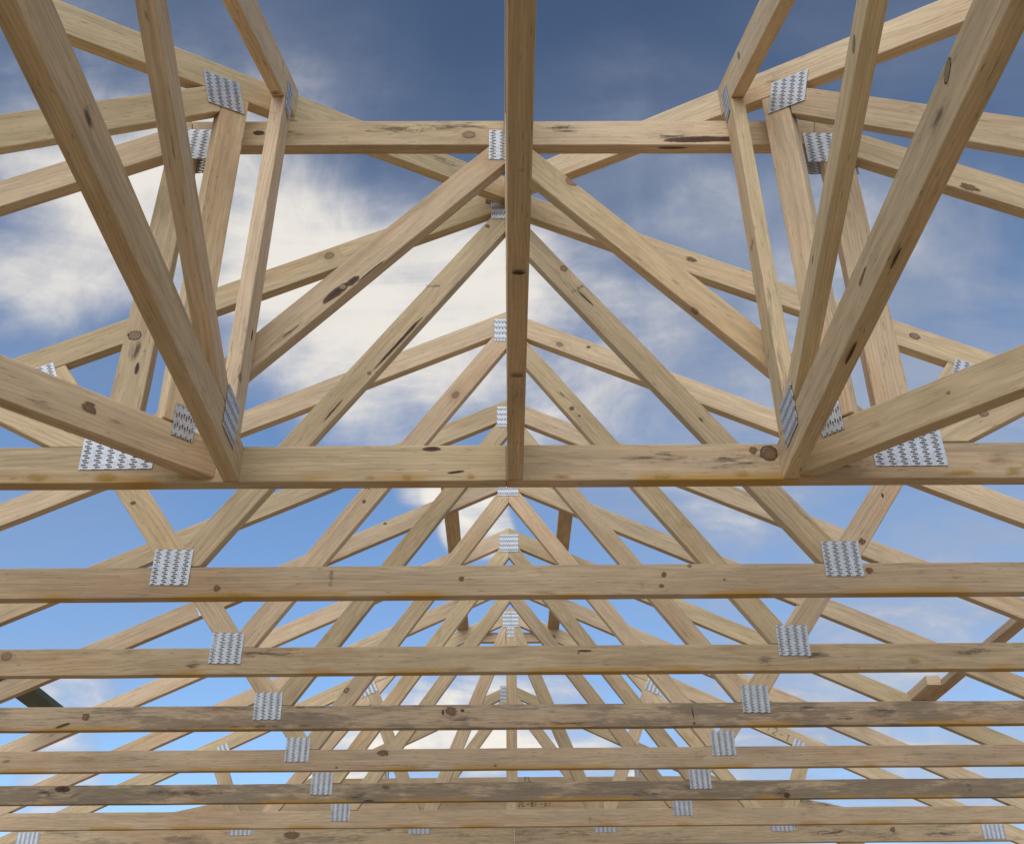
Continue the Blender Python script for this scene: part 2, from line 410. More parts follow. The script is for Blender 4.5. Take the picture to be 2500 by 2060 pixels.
lowT = [(0, LOW0-.001, SL, -1), (0, LOW0-.001, -SL, -1)]
for sd in (-1, 1):
    fe = [(-.166, .080, .027, .007, 0, BK), (-.111, .021, .024, .004, 8, BK), (-1.22, .053, .007, .005, 0, RK), (-1.155, .062, .008, .006, 10, RK), (-1.03, .012, .04, .016, 0, YE), (-.22, .008, .018, .012, 0, YE), (-.30, .008, .02, .010, 0, YE), (-.08, .010, .014, .014, 0, YE), (-.88, .012, .04, .02, 0, YE), (-1.25, .03, .07, .012, 0, MO), (-.70, .012, .05, .018, 0, YE)] if sd < 0 else \
         [(.585, .064, .025, .025, 0, RK), (.587, .063, .023, .023, 0, K), (.551, .072, .013, .012, 0, K), (.50, .045, .10, .03, 0, MO), (.74, .05, .09, .03, -10, MO), (.33, .055, .10, .02, 0, MO), (1.09, .048, .05, .03, 20, RS), (1.0, .012, .05, .014, 0, YE), (1.12, .014, .03, .02, 0, YE), (.35, .008, .05, .010, 0, YE), (.12, .008, .03, .010, 0, YE), (1.17, .03, .04, .03, 0, YE), (.52, .012, .03, .014, 0, YE), (.76, .02, .06, .03, 0, RS)]
    box_member(g, 'bottom_chord', F0, (1, 0), (0, BW), -BW, 0, [(0, 0, sd, 0), (0, LOW0, -SL, -1), (0, LOW0, SL, -1)], stain=.2, yellow=1.0, feats=fe, tone=.05)
# diagonal webs
box_member(g, 'web', F0, (1, 1.10), (c0, 1.071), -.0745, 0, [(0, 1.0175, 0, -1), (0, BW+.001, 0, 1), (c0-.0005, 0, -1, 0), (-.829, 0, 1, 0)], stain=.1,
           feats=[(-.413, .520, .055, .014, 46, BK), (-.375, .555, .025, .012, 48, BK), (-.398, .537, .013, .010, 0, RK), (-.33, .585, .06, .006, 47, BK), (-.52, .40, .07, .012, 47, MO), (-.245, .665, .05, .004, 47, BK)])
box_member(g, 'web', F0, (1, -1.105), (c0, 1.071), -.0745, 0, [(0, 1.0175, 0, -1), (0, BW+.001, 0, 1), (c0+.0005, 0, 1, 0), (.846, 0, -1, 0)], stain=.05, tone=.6)
# posts, outer diagonals
box_member(g, 'post', F0, (0.010, 1), (-.907, .3), -.076, 0, lowT+[(0, BW+.001, 0, 1)], stain=.15, feats=[(-.882, .394, .020, .017, 0, RK), (-.87, .35, .03, .04, 0, MO), (-.86, .30, .006, .02, 0, BK)])
box_member(g, 'post', F0, (0.002, 1), (.848, .3), -.083, 0, lowT+[(0, BW+.001, 0, 1)], stain=0)
box_member(g, 'web', F0, (1, -.52), (-1.0, .172), -.078, 0, lowT+[(0, BW+.001, 0, 1), (-.908, 0, -1, 0)], tone=.7)
box_member(g, 'web', F0, (1, .52), (1.035, .178), -.078, 0, lowT+[(0, BW+.001, 0, 1), (.932, 0, 1, 0)], feats=[(1.09, .165, .014, .010, 10, RK)])
for a, z, w, h, q in ((-.845, 1.023, .120, .108, False), (.865, 1.003, .112, .106, False), (c0, 1.0155, .106, .108, False), (-.862, .082, .162, .100, False), (.898, .080, .162, .100, False)):
    plate(g, F0, a, z, w, h)
for a, z in ((-.825, 1.010), (.885, .998), (c0, 1.0)):
    plate(g, F0, a, z, .14, .115, w0=-T-.0012)

# ---- hip trusses ---------------------------------------------------------------------------
def hip_truss(side, label):
    r2 = math.sqrt(.5)
    # visible face through x = side*.640 at y = 0 ; 'a' runs towards the ridge on the left, away from it on the right
    e1 = (r2, r2, 0) if side < 0 else (r2, -r2, 0)
    F = Frame((side*.640, 0, 0), e1)
    q = -1 if side < 0 else 1          # a = q*u_out
    th = thing('hip_truss', label, 'hip truss', (side*.640, 0, 0), 'pair of hip trusses rising to the ridge')
    ms = -q*.300
    ztop = 1.250; lo = .0985; ang = math.atan(.30)
    inner_u = -.955+.02
    cl = [(q*inner_u, 0, q, 0), (q*3.0, 0, -q, 0)]
    box_member(th, 'top_chord', F, (1, ms), (0, ztop), -lo*math.cos(ang), 0, cl, stain=.1,
               feats=[(q*.33, 1.14, .006, .004, 0, BK), (-q*.02, 1.20, .02, .03, 0, RS), (-q*.01, 1.19, .010, .008, 0, RK), (-q*.62, 1.40, .10, .02, 16, MO)] if side < 0 else [(q*.12, 1.17, .04, .02, 0, RS)])
    # bottom chord
    und = (0, ztop-lo-.001, -q*.300, -1)
    box_member(th, 'bottom_chord', F, (1, 0), (0, .101), -.0925, 0, [(-q*.006 if side < 0 else -.004, 0, q, 0), und], tone=.35, stain=.05,
               feats=[(q*.30, .06, .022, .017, -10, K), (q*.24, .05, .03, .02, 0, RS), (q*.40, .03, .05, .018, -12, RS)] if side < 0 else [(q*.36, .06, .005, .004, 0, RK), (q*.20, .055, .02, .014, 0, RS)],
               under=[(q*.44, .008, -.014, .07, .016, 'resin_shade')] if side < 0 else [])  # this oval paints brown shading onto the left chord's underside
    # post and diagonal
    pa, pb = (.066, .141) if side < 0 else (.080, .153)
    a0, a1 = sorted((q*pa, q*pb))
    box_member(th, 'post', F, (0, 1), (a0, .5), -(a1-a0), 0, [und, (0, .106, 0, 1)], tone=.6, stain=.1)
    if side < 0:
        box_member(th, 'web', F, (1, 1.0), (-.197, 1.089), -.076, 0, [und, (-pb-.001, 0, -1, 0), (0, .102, 0, 1)], stain=.1)
    else:
        box_member(th, 'web', F, (1, -1.0), (.210, 1.069), -.075, 0, [und, (pb+.001, 0, 1, 0), (0, .102, 0, 1)], stain=.05)
    plate(th, F, q*(.143 if side < 0 else .157), 1.107 if side < 0 else 1.094, .110, .100, rot=(16.5 if side < 0 else -16.5), w0=.003)
    plate(th, F, q*(.093 if side < 0 else .103), .112, .052, .080, rot=0, w0=.003, quarter=True)
    return th
hip_truss(-1, 'left hip truss running diagonally from the ridge to the upper left corner')
hip_truss(1, 'right hip truss running diagonally from the ridge to the upper right corner')

# ---- jack trusses (running towards the viewer) ---------------------------------------------
def jack_truss(kind, label):
    if kind == 'L': F = Frame((-.586, 0, 0), (0, 1, 0)); q = -1; x = -.586
    elif kind == 'R': F = Frame((.607, 0, 0), (0, -1, 0)); q = 1; x = .607
    else: F = Frame((.0015, 0, 0), (0, -1, 0)); q = 1; x = .0015
    th = thing('jack_truss', label, 'jack truss', (x, 0, 0), 'jack trusses hung on the near girder')
    s = .455; lo = .1055; zt = 1.262 if kind == 'L' else (1.252 if kind == 'R' else 1.195)
    ang = math.atan(s); end = -.053 if kind != 'C' else -.66
    if kind == 'R': end = -.036
    u = (1, -q*s)
    cl = [(q*end, 0, q, 0), (q*2.9, 0, -q, 0)]
    if kind != 'C': cl.append((q*(end+.0), zt-lo+s*.05-.006, q*.5, .30))
    un = [(q*.10, zt-lo-s*.10, -.02, .004, .017, 'bark')] if kind == 'L' else []
    box_member(th, 'top_chord', F, u, (0, zt), -lo*math.cos(ang), 0, cl, stain=.15, under=un,
               feats=[(q*.13, 1.17, .02, .035, 60, MO)] if kind == 'L' else ([(q*.20, 1.13, .010, .018, 20, RK), (q*.385, 1.10, .003, .007, 0, BK)] if kind == 'R' else []))
    und = (0, zt-lo-.001, -q*s, -1)
    bu = []
    if kind == 'R': bu = [(q*.49, 0, -.013, .045, .004, 'bark'), (q*.75, 0, -.010, .035, .003, 'bark')]
    if kind == 'C': bu = [(q*.72, 0, -.018, .006, .015, 'bark'), (q*.42, 0, -.018, .006, .017, 'knot'), (q*.38, 0, -.01, .02, .004, 'resin_shade'), (q*.95, 0, -.018, .006, .014, 'resin_shade'), (q*.35, 0, -.02, .05, .02, 'resin_shade')]
    box_member(th, 'bottom_chord', F, (1, 0), (0, .0915), -.0915, 0, [(q*.001, 0, q, 0), und], tone=.35 if kind != 'C' else .2, stain=.05, under=bu,
               feats=[(q*1.06, .072, .022, .012, 40, RK), (q*.64, .05, .03, .006, 10, K), (q*1.0, .04, .05, .02, 0, MO)] if kind == 'R' else [(-1.0, .05, .03, .03, 0, MO)])
    if kind == 'L': top, bot = (-.075, 1.1), (-.112, .1)
    elif kind == 'R': top, bot = (.001, 1.1), (.022, .1)
    else: top, bot = (.002, 1.0), (.002, .1)
    wdt = .078
    box_member(th, 'post', F, (top[0]-bot[0], top[1]-bot[1]), bot, -wdt, 0, [und, (0, .0925, 0, 1)], stain=.45 if kind == 'R' else .15, tone=.75,
               feats=[(.045, .62, .02, .06, 85, MO), (.045, .30, .02, .03, 80, RS)] if kind == 'R' else ([(-.06, .35, .006, .02, 0, BK)] if kind == 'L' else []))
    if kind == 'L':
        box_member(th, 'web', F, (1, -.523), (-.182, .140), -.067, 0, [und, (0, .0925, 0, 1), (-.1135, 0, -1, .0)], stain=.1, tone=.3)
        plate(th, F, -.040, 1.148, .047, .105, w0=.003, quarter=True)
        plate(th, F, -.131, .0875, .104, .103, w0=.003, quarter=True)
    elif kind == 'R':
        box_member(th, 'web', F, (1, .43), (.150, .168), -.062, 0, [und, (0, .0925, 0, 1), (.101, 0, 1, 0)], stain=.1, tone=.5,
                   feats=[(.818, .420, .020, .008, 50, RK), (.43, .262, .010, .004, 40, RK)])
        plate(th, F, .032, 1.140, .047, .105, w0=.003, quarter=True)
        plate(th, F, .122, .0900, .104, .103, w0=.003, quarter=True)
    else:
        box_member(th, 'web', F, (1, .43), (.150, .168), -.062, 0, [und, (0, .0925, 0, 1), (.081, 0, 1, 0)], stain=.1)
    return th
jack_truss('L', 'left jack truss, fan of timbers hung on the near girder by the left hip')
jack_truss('R', 'right jack truss, fan of timbers hung on the near girder by the right hip')
jack_truss('C', 'centre jack truss seen edge on, the long beam down the middle of the photo')

# ---- common trusses T1..T6 -----------------------------------------------------------------
common_truss(1, .003, 1.507, 'second truss from the front, its apex tucked under the meeting hip rafters', stains=(.15, .2, .1, .1, .1, .15, .1), tone=.05, apex=.055,
    bc=[(-.125, .050, .010, .009, 0, K), (.437, .059, .010, .009, 0, K), (.427, .025, .009, .008, 0, K), (-.796, .026, .012, .012, 0, K), (.603, .043, .005, .004, 0, RK), (1.010, .066, .016, .012, 0, K), (.51, .084, .008, .005, 0, RK), (.36, .02, .05, .02, 20, RS), (-.74, .005, .08, .012, 0, YE), (.1, .006, .06, .012, 0, YE)],
    bct=[(-.490, .075, 'MGP10', .010, -90, .0011, FAINT), (-.80, .080, '', .01, 0, .001, FAINT)],
    webf=([(-.333, .850, .155, .006, 54.5, BK), (-.30, .897, .06, .007, 54.5, BK), (-.420, .733, .008, .007, 0, RK), (-.057, 1.326, .010, .010, 0, K), (-.52, .60, .06, .003, 56, BK)], [(.262, 1.02, .05, .004, -52, BK), (.25, 1.03, .03, .008, -52, RS), (.59, .56, .012, .003, -50, BK)]),
    webt=([(-.212, 1.078, 'MGP10', .010, 180, .0011, FAINT)], [(.252, 1.075, 'MGP10', .010, 215, .0011, FAINT)]),
    tc=([(-.05, 1.44, .02, .02, 0, K)], [(1.299, .864, .022, .014, -20, RK), (.62, 1.18, .02, .012, -20, K), (1.2, .88, .05, .02, -24, MO)]), sf=([(-1.07, .29, .010, .008, 0, K)], [(1.005, .155, .012, .012, 0, K), (1.09, .30, .004, .01, 0, BK)]))
common_truss(2, .013, 1.479, 'third truss from the front, upper of two apexes seen above the near bottom chord', stains=(.05, .05, .45, .1, .1, .1, .1), tone=.05,
    bc=[(.239, .064, .010, .006, 20, MO), (-1.032, .031, .035, .028, 0, MO), (.857, .033, .035, .03, 0, MO), (1.03, .055, .10, .022, 0, MO), (1.55, .06, .10, .02, 0, MO), (-.8, .07, .18, .02, 0, MO), (-.15, .01, .07, .012, 0, YE), (1.35, .03, .03, .02, 0, YE), (.26, .072, .03, .004, 0, BK)],
    webf=([(-.508, .630, .009, .010, 50, K), (-.40, .79, .03, .012, 54, RS)], [(.253, 1.018, .011, .012, 0, K), (.21, 1.09, .06, .012, -50, MO), (.28, .985, .006, .005, 0, BK)]),
    webt=([(-.497, .670, '+', .028, 40, .002, INK)], ()), tc=([], [(.33, 1.30, .012, .008, 0, K)]))
common_truss(3, .018, 1.488, 'fourth truss from the front, lower of two apexes seen above the near bottom chord', stains=(.1, .1, .78, .15, .05, .1, .1), tone=0.0, offn=(.002, .005),
    bc=[(-.213, .063, .030, .022, -10, K), (-.170, .066, .010, .007, 0, BK), (-.245, .060, .006, .014, 0, BK), (-1.619, .052, .018, .018, 0, K), (1.167, .068, .05, .018, 0, MO), (1.299, .026, .06, .018, 0, MO), (-.15, .03, .10, .016, 0, MO), (.2, .015, .3, .012, 0, MO), (-.9, .012, .5, .010, 0, MO), (-.9, .083, .4, .008, 0, MO), (1.45, .05, .08, .03, 0, MO), (-1.70, .02, .035, .006, 20, BK), (.72, .05, .003, .03, 5, BK), (.722, .01, .006, .005, 0, BK)])
common_truss(4, .016, 1.487, 'fifth truss from the front, its apex plate half hidden behind the near bottom chord', stains=(.1, .1, .35, .1, .1, .1, .1), tone=.12, offn=(.004, .0),
    bc=[(-.545, .072, .035, .016, 0, K), (-.745, .010, .008, .006, 0, K), (-.05, .012, .012, .006, 0, K), (1.55, .055, .04, .03, 0, PA), (-2.2, .05, .04, .03, 0, MO), (.85, .05, .05, .03, 0, RS)],
    tc=([(-.594, 1.187, .012, .010, 0, K), (-.35, 1.28, .03, .018, 20, RS)], []))
common_truss(5, .022, 1.481, 'sixth truss from the front, its whole apex plate showing between two bottom chords', stains=(.3, .15, .95, .1, .15, .1, .1), tone=.0, offn=(.004, -.003),
    bc=[(-2.196, .072, .05, .020, 0, BK), (-2.28, .055, .07, .024, -15, MO), (-2.12, .05, .05, .02, 30, RS), (1.388, .016, .020, .018, 0, BK), (1.36, .030, .06, .03, 0, MO), (-.678, .004, .030, .008, 0, BK), (-.74, .03, .08, .03, 0, MO), (-1.6, .05, .3, .028, 0, MO), (.7, .03, .2, .02, 0, MO), (.9, .06, .06, .02, 0, MO), (2.3, .05, .02, .035, 0, MO), (-.6, .07, .04, .02, 0, MO)],
    tc=([], []))
common_truss(6, .027, 1.480, 'seventh truss from the front, its apex hidden behind the second bottom chord', stains=(.1, .1, .15, .1, .1, .1, .1), tone=.35, offn=(.002, .0),
    bc=[(1.63, .05, .035, .035, 0, PA), (.46, .03, .01, .04, 0, RS), (-1.75, .05, .03, .04, 0, PA)])

# ---- T7: girder with posts, collar behind --------------------------------------------------
k = 7; F7 = Fk(7); c7 = .036; H7 = 1.523; L7 = H7-.0995; B7 = .128; z0 = .014
g7 = thing('girder_truss', 'far girder truss with a centre post and plates along its deep bottom chord', 'roof truss', (0, 7*S, 0))
top_chords(g7, F7, c7, H7, stain=(.15, .15), text=((), [(1.655, .690, '12-1', .045, -30, .0028, INK)]))
box_member(g7, 'bottom_chord', F7, (1, 0), (c7, B7), -(B7-z0), 0, [(c7, L7+.04, -SL, -1), (c7, L7+.04, SL, -1)], stain=.6, yellow=.1, tone=.1,
    feats=[(-1.9, .07, .12, .03, 0, RS), (.1, .08, .12, .03, 0, RS), (.35, .08, .1, .03, 0, RS), (-1.3, .08, .06, .03, 0, K), (1.98, .07, .25, .03, 0, MO), (2.65, .06, .22, .03, 0, MO), (2.35, .085, .02, .02, 0, K)])
fl7 = (0, B7+.001, 0, 1); und7 = [(c7, L7-.001, SL, -1), (c7, L7-.001, -SL, -1)]
box_member(g7, 'post', F7, (0, 1), (c7-.034, .5), -.068, 0, und7+[fl7], w0=.002, tone=.6)
for sd in (-1, 1):
    u1 = (1, 2.45*(1 if sd < 0 else -1))
    box_member(g7, 'web', F7, u1, (c7+sd*.202, 1.053), -.080, 0, und7+[fl7, (c7+sd*.035, 0, sd, 0), (c7+sd*.565, 0, -sd, 0)], stain=.1)
    u2 = (1, -2.45*(1 if sd < 0 else -1))
    box_member(g7, 'web', F7, u2, (c7+sd*.566, .247) if 1 else None, -.080, 0, und7+[fl7, (c7+sd*.5655, 0, sd, 0)], stain=.1)
    u3 = (1, 1.0*(1 if sd < 0 else -1))
    box_member(g7, 'web', F7, (1, sd*-1.25), (c7+sd*1.50, .262), -.080, 0, und7+[fl7, (c7+sd*1.64, 0, -sd, 0)], stain=.1, w0=-.0004) 
    box_member(g7, 'web', F7, (1, sd*2.4), (c7+sd*1.66, .205), -.085, 0, und7+[fl7, (c7+sd*1.6405, 0, sd, 0)], stain=.05)
    plate(g7, F7, c7+sd*.935, 1.523-SL*.935-.110, .112, .092, rot=-sd*25, w0=.003)
    for a in (.567, 1.645): plate(g7, F7, c7+sd*a, .132, .138 if a < 1 else .15, .100)
    plate(g7, F7, c7+sd*2.925, .068, .138, .084)
    plate(g7, F7, c7+sd*1.815, H7-SL*1.815-.085, .07, .06, rot=-sd*25)
plate(g7, F7, c7, 1.440, .108, .108, quarter=True, w0=.004)
plate(g7, F7, c7, 1.352, .045, .075, quarter=True, w0=.0045)
FC = Frame((0, 7*S+T+.004, 0), XE)
box_member(g7, 'collar_tie', FC, (1, 0), (0, 1.362), -.066, 0, [(-.40, 0, 1, 0), (.47, 0, -1, 0), (c7, 1.53, SL, -1), (c7, 1.53, -SL, -1)], tone=.3)
plate(g7, FC, -.262, 1.352, .085, .075, rot=25, w0=.002); plate(g7, FC, .330, 1.352, .085, .075, rot=-25, w0=.002)

# ---- beyond T7: lower gable, truncated far truss posts, deep beam ---------------------------
F8 = Fk(8)
t8 = thing('gable_truss', 'low farthest gable truss showing its small apex behind the centre post', 'roof truss', (0, 8*S, 0))
top_chords(t8, F8, .035, 1.205, low=.078, tail=2.4)
box_member(t8, 'bottom_chord', F8, (1, 0), (0, .09), -.09, 0, [(-2.4, 0, 1, 0), (2.4, 0, -1, 0), (.035, 1.12, -SL, -1), (.035, 1.12, SL, -1)])
for sd in (-1, 1):
    box_member(t8, 'post', F8, (0, 1), (.035+sd*.90-.045, .5), -.105, 0, [(.035, 1.126, SL, -1), (.035, 1.126, -SL, -1), (0, .091, 0, 1)], w0=.0)
    plate(t8, F8, .035+sd*.87, .62, .05, .16, w0=.002)
plate(t8, F8, .020, 1.135, .118, .12, quarter=True)
for sd in (-1, 1):
    fl8 = [(.035, 1.126, SL, -1), (.035, 1.126, -SL, -1), (0, .091, 0, 1)]
    box_member(t8, 'web', F8, (1, -sd*1.35), (.035+sd*.05, 1.12), -.075, 0, fl8+[(.035, 0, sd, 0), (.035+sd*.84, 0, -sd, 0)])
    box_member(t8, 'web', F8, (1, sd*1.2), (.035+sd*1.0, .20), -.075, 0, fl8+[(.035+sd*.962, 0, sd, 0)])
FB = Frame((0, 7.35*S, 0), XE)
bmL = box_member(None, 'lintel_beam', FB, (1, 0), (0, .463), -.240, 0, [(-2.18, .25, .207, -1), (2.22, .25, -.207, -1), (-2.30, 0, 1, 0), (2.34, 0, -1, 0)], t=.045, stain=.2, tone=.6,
    text=[(.044, .282, '-UL-Bl-x/.', .030, 0, .0035, INK), (.12, .437, 'FL', .026, 0, .003, INK)], feats=[(1.9, .30, .10, .03, -8, MO), (2.05, .28, .12, .03, -8, RS)])  # both dark marks paint a shadow gap into the beam's colour
tag(bmL, 'deep horizontal beam with marker handwriting, behind the far girder truss', 'beam')

# ---- battens along the roof ------------------------------------------------------------------
def batten(name, label, cat, x0, x1, y0, y1, z, t, mat=None, group=None, tilt=0.0, tone=None):
    # box running along Y : frame in the YZ plane, visible end towards the viewer
    F = Frame((x1, y0, z), (0, 1, 0))       # n = +x
    o = box_member(None, name, F, (1, tilt), (0, t), -t, 0, [(0, 0, 1, 0), (y1-y0, 0, -1, 0)], t=(x1-x0), mat=mat, tone=tone)
    tag(o, label, cat, group)
    return o
batten('roof_batten', 'left of two short boards laid over the far trusses near the ridge', 'batten', -.322, -.246, 3.93*S, 7.05*S, 1.372, .035, tone=.25)
batten('roof_batten', 'right of two short boards laid over the far trusses near the ridge', 'batten', .284, .360, 3.93*S, 7.05*S, 1.372, .035, tone=.25)
batten('roof_batten', 'dark green treated board crossing the trusses at the left edge', 'batten', -2.39, -2.258, 3.95*S, 5.25*S, .436, .035, mat=GREEN)
batten('roof_batten', 'long thin batten crossing over the trusses at the right edge', 'batten', 2.17, 2.235, 3.05*S, 5.2*S, .482, .033, tone=.3)
batten('timber_block', 'short sunlit offcut block resting on the truss beside the right batten', 'timber block', 2.098, 2.169, 4.62*S, 5.25*S, .484, .050, tone=.75)

# ---- string line -----------------------------------------------------------------------------
SM, t_, b_ = new_mat('string'); b_.inputs['Base Color'].default_value = (.75, .66, .45, 1); b_.inputs['Roughness'].default_value = .8
bm = bmesh.new(); prev = None
for i in range(36):
    f = i/35; z_ = 1.50-1.78*f; x_ = .036+.016*f+.0015*math.sin(f*7); y_ = 7*S-.009-.006*f
    rg = [bm.verts.new((x_+.0016*math.cos(g), y_+.0016*math.sin(g), z_)) for g in (0, 1.05, 2.1, 3.14, 4.19, 5.24)]
    if prev:
        for j in range(6): bm.faces.new((prev[j], prev[(j+1) % 6], rg[(j+1) % 6], rg[j]))
    prev = rg
me = bpy.data.meshes.new('string_line'); bm.to_mesh(me); bm.free(); me.materials.append(SM)
so = bpy.data.objects.new('string_line', me); col.objects.link(so); tag(so, 'thin pale string hanging down the middle in front of the far girder', 'string')

# ---- ground ----------------------------------------------------------------------------------
bm = bmesh.new(); n = 60; R_ = 300.0
def gh(x, y): return -2.75+.05*noise.noise(Vector((x*.2, y*.2, 0)))
vg = {}
xs = [math.copysign(abs(i/30)**2.2, i)*R_ for i in range(-30, 31)]
for i, x in enumerate(xs):
    for j, y in enumerate(xs): vg[i, j] = bm.verts.new((x, y, gh(x, y)))
for i in range(60):
    for j in range(60): bm.faces.new((vg[i, j], vg[i+1, j], vg[i+1, j+1], vg[i, j+1]))
me = bpy.data.meshes.new('ground'); bm.to_mesh(me); bm.free()
GM, t, bs = new_mat('dry_soil'); P = t.new('ShaderNodeTexCoord').outputs['Object']
n1 = t.noise(P, .6, 6, .6); n2 = t.noise(P, 14, 5, .65)
t.put(bs.inputs['Base Color'], t.mix(n1, t.mix(n2, (.31, .23, .15), (.42, .315, .205)), (.37, .28, .18))); bs.inputs['Roughness'].default_value = .95
me.materials.append(GM)
go = bpy.data.objects.new('ground', me); col.objects.link(go); go['kind'] = 'structure'; go['label'] = 'dry bare building site soil below the roof frame'

# ------------------------------------------------------------------ camera
pitch, yaw, roll = .54054, .00957, -.00995
f_ = Vector((math.sin(yaw)*math.cos(pitch), math.cos(yaw)*math.cos(pitch), math.sin(pitch)))
r0 = Vector((math.cos(yaw), -math.sin(yaw), 0)); u0 = r0.cross(f_)
cr, sr = math.cos(roll), math.sin(roll)
r_ = cr*r0+sr*u0; u_ = -sr*r0+cr*u0
cam = bpy.data.cameras.new('camera'); co = bpy.data.objects.new('camera', cam); col.objects.link(co)
cam.sensor_width = 36.0; cam.sensor_fit = 'HORIZONTAL'; cam.lens = 2583.48/2500*36.0; cam.clip_start = .02; cam.clip_end = 2000
co.matrix_world = Matrix(((r_.x, u_.x, -f_.x, -.00634), (r_.y, u_.y, -f_.y, -2.05574), (r_.z, u_.z, -f_.z, -1.08482), (0, 0, 0, 1)))
sc.camera = co

# ------------------------------------------------------------------ light
sun_dir = Vector((-.22, -.72, .78)).normalized()     # towards the sun
sl = bpy.data.lights.new('sun', 'SUN'); sl.energy = 1.9; sl.angle = math.radians(75); sl.color = (1.0, .955, .88)
slo = bpy.data.objects.new('sun', sl); col.objects.link(slo)
slo.rotation_euler = (-sun_dir).to_track_quat('-Z', 'Y').to_euler()
w = bpy.data.worlds.new('World'); sc.world = w; w.use_nodes = True
w.node_tree.nodes.clear(); t = NT(w.node_tree)
D = t.new('ShaderNodeTexCoord').outputs['Generated']
sky = t.new('ShaderNodeTexSky', sky_type='NISHITA'); sky.sun_disc = False
sky.sun_elevation = math.asin(sun_dir.z); sky.sun_rotation = math.atan2(sun_dir.x, sun_dir.y)
sky.air_density = 1.0; sky.dust_density = .6; sky.ozone_density = 1.6
dx, dy, dz = t.sep(D)
base = t.vm('SCALE', sky.outputs[0], scale=.10)
# deeper and greyer blue high up where the thin high cloud veils it
hi = t.step(dz, .42, .80)
base = t.mix(hi, t.mix(1.0, base, (1.42, 1.62, 1.80), 'MULTIPLY'), t.mix(1.0, base, (.84, .88, .92), 'MULTIPLY'))
# cloud field on a flat layer overhead: thin streaky veil, then brighter soft banks
zz = t.m('ADD', t.m('MAXIMUM', dz, 0.0), .16)
cp = t.comb(t.m('DIVIDE', dx, zz), t.m('DIVIDE', dy, zz), 0.0)
def streaks(ang, sx, sy, scale, det, dist, rough=.55):
    mp = t.new('ShaderNodeMapping'); t.l.new(cp, mp.inputs['Vector'])
    mp.inputs['Rotation'].default_value = (0, 0, math.radians(ang)); mp.inputs['Scale'].default_value = (sx, sy, 1)
    return t.noise(mp.outputs[0], scale, det, rough, dist)
sa = streaks(52, .7, 1.7, 1.3, 6, .9)
sb = streaks(28, .85, 1.5, 2.2, 7, 1.2, .58)
sc_ = streaks(40, 1.0, 1.3, .8, 3, .3)
wn = t.new('ShaderNodeTexNoise'); wn.inputs['Scale'].default_value = 4.0; wn.inputs['Detail'].default_value = 4; t.l.new(D, wn.inputs['Vector'])
Dw = t.vm('NORMALIZE', t.vm('ADD', D, t.vm('SCALE', t.vm('SUBTRACT', wn.outputs['Color'], (.5, .5, .5)), scale=.12)))
def field(L, soft=1.6):
    tot = None
    for (bx, by, bz, rr, wt) in L:
        d_ = t.vm('DOT_PRODUCT', Dw, (bx, by, bz))
        s_ = t.step(d_, math.cos(rr*soft), math.cos(rr*.1), 0.0, wt)
        tot = s_ if tot is None else t.m('ADD', tot, s_)
    return tot
VL = [(0.42, 0.80, 0.43, 0.34, .5), (0.33, 0.70, 0.63, 0.24, .36), (-0.32, 0.66, 0.68, 0.24, .38), (0.10, 0.80, 0.59, 0.24, .4), (0.35, 0.92, 0.18, 0.2, .5), (-.4, .85, .35, .12, .25), (.0, .98, .2, .15, .3), (.5, -.5, .6, .6, .6), (-.6, -.4, .55, .6, .6)]
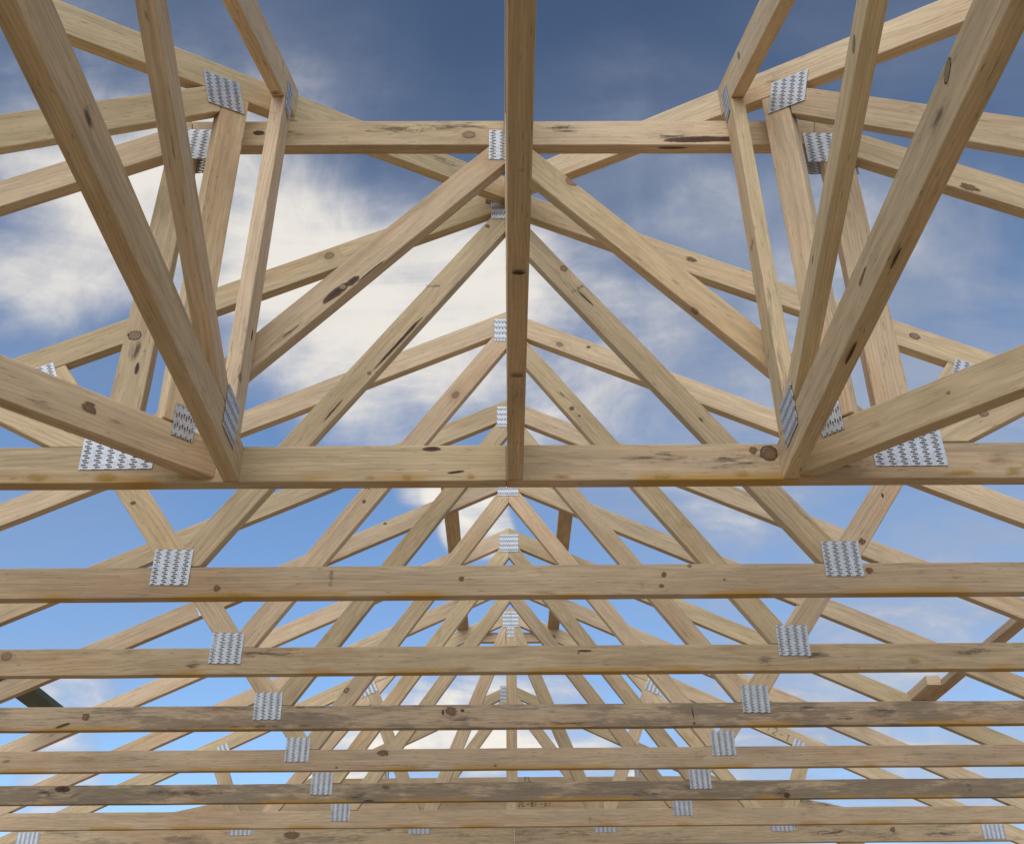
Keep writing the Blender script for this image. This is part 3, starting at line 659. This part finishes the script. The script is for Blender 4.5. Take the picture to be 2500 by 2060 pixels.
BL = [(-0.09, 0.785, 0.612, 0.085, 0.80), (-0.16, 0.8, 0.578, 0.07, 0.60), (0.02, 0.8, 0.6, 0.07, 0.50), (0.42, 0.8, 0.43, 0.3, 0.30), (0.33, 0.7, 0.63, 0.26, 0.23), (-0.32, 0.66, 0.68, 0.22, 0.30), (0.1, 0.8, 0.59, 0.22, 0.18), (0.35, 0.92, 0.18, 0.2, 0.30), (-0.097, 0.784, 0.613, 0.106, 1.00), (-0.186, 0.787, 0.588, 0.087, 0.85), (-0.262, 0.716, 0.648, 0.087, 0.60), (-0.207, 0.714, 0.669, 0.083, 0.45), (-0.37, 0.697, 0.615, 0.078, 0.47), (-0.402, 0.695, 0.597, 0.055, 0.30), (0.044, 0.815, 0.578, 0.092, 0.75), (0.134, 0.77, 0.624, 0.055, 0.32), (0.176, 0.728, 0.663, 0.037, 0.29), (0.17, 0.699, 0.695, 0.032, 0.22), (0.187, 0.85, 0.492, 0.087, 0.43), (0.098, 0.856, 0.507, 0.069, 0.43), (-0.152, 0.845, 0.512, 0.055, 0.60), (-0.098, 0.844, 0.527, 0.064, 0.70), (-0.083, 0.886, 0.456, 0.022, 1.50), (-0.06, 0.889, 0.454, 0.017, 1.40), (-0.024, 0.903, 0.43, 0.021, 1.50), (-0.044, 0.906, 0.421, 0.018, 1.00), (0.094, 0.628, 0.772, 0.069, 0.20), (-0.2, 0.63, 0.75, 0.092, 0.30), (-0.343, 0.636, 0.691, 0.087, 0.34), (-0.406, 0.744, 0.531, 0.032, 0.34), (-0.145, 0.671, 0.728, 0.069, 0.20), (-0.074, 0.966, 0.247, 0.041, 2.40), (-0.008, 0.969, 0.247, 0.041, 2.40), (0.049, 0.967, 0.251, 0.037, 1.80), (-0.126, 0.963, 0.24, 0.023, 1.50), (-0.37, 0.9, 0.228, 0.015, 1.70), (-0.36, 0.893, 0.271, 0.032, 1.00), (-0.387, 0.884, 0.261, 0.028, 0.60), (-0.175, 0.941, 0.289, 0.017, 0.90), (-0.084, 0.953, 0.29, 0.023, 0.50), (0.155, 0.964, 0.215, 0.018, 1.10), (0.109, 0.97, 0.217, 0.016, 1.65), (0.223, 0.947, 0.231, 0.055, 0.50), (0.228, 0.887, 0.401, 0.069, 0.40), (0.345, 0.883, 0.319, 0.078, 0.36), (0.402, 0.848, 0.345, 0.055, 0.29), (0.272, 0.785, 0.556, 0.06, 0.25), (0.347, 0.708, 0.615, 0.069, 0.18), (0.422, 0.725, 0.544, 0.055, 0.14), (-0.367, 0.908, 0.202, 0.037, 1.20), (-0.222, 0.945, 0.239, 0.028, 0.50), (0.372, 0.901, 0.223, 0.055, 0.40), (-0.406, 0.835, 0.372, 0.041, 0.25),
      (0.55, -0.55, 0.6, 0.5, 0.80), (-0.7, -0.3, 0.55, 0.5, 0.80), (0, -0.8, 0.5, 0.4, 0.70), (0.85, 0.2, 0.4, 0.4, 0.50)]

veilf = t.m('MULTIPLY', field(VL, 1.3), t.step(t.m('ADD', t.m('MULTIPLY', sa, .65), t.m('MULTIPLY', sb, .4)), .34, .72, .12, 1.25))
tot = field(BL, 1.5)
bank = t.m('SUBTRACT', 1.0, t.m('POWER', 2.718, t.m('MULTIPLY', tot, -.95)))
tex = t.m('ADD', t.m('MULTIPLY', sb, .62), t.m('MULTIPLY', sa, .42))           # about .3 .. .75
tex = t.m('ADD', tex, t.m('MULTIPLY_ADD', t.noise(Dw, 7.0, 8, .62, .3), .55, -.28))
dens = t.m('ADD', t.m('MULTIPLY', bank, 1.15), t.m('MULTIPLY_ADD', tex, 2.0, -1.20))
ba = t.m('MULTIPLY', t.step(dens, .05, 1.05, 0.0, 1.0), t.step(bank, .02, .40))
vcol = t.mix(hi, (.34, .41, .53), (.22, .265, .36))
skyc = t.mix(t.m('MINIMUM', veilf, .85), base, vcol)
glow = t.step(t.m('ADD', dens, t.m('MULTIPLY_ADD', sc_, .7, -.35)), .35, 1.05)
bcol = t.mix(glow, (.37, .41, .52), (.84, .80, .74))
bcol = t.mix(t.step(dz, .60, .40), bcol, t.mix(1.0, bcol, (1.12, 1.11, 1.08), 'MULTIPLY'))
bcol = t.mix(t.step(dz, .66, .80), bcol, t.mix(1.0, bcol, (.55, .58, .66), 'MULTIPLY'))
skyc = t.mix(ba, skyc, bcol)
bg = t.new('ShaderNodeBackground'); t.put(bg.inputs[0], skyc); bg.inputs[1].default_value = 1.0
ow = t.new('ShaderNodeOutputWorld'); t.l.new(bg.outputs[0], ow.inputs[0])
sc.view_settings.view_transform = 'Standard'; sc.view_settings.look = 'None'; sc.view_settings.gamma = 1; sc.view_settings.exposure = 0.0
sc.cycles.max_bounces = 6; sc.cycles.transparent_max_bounces = 16
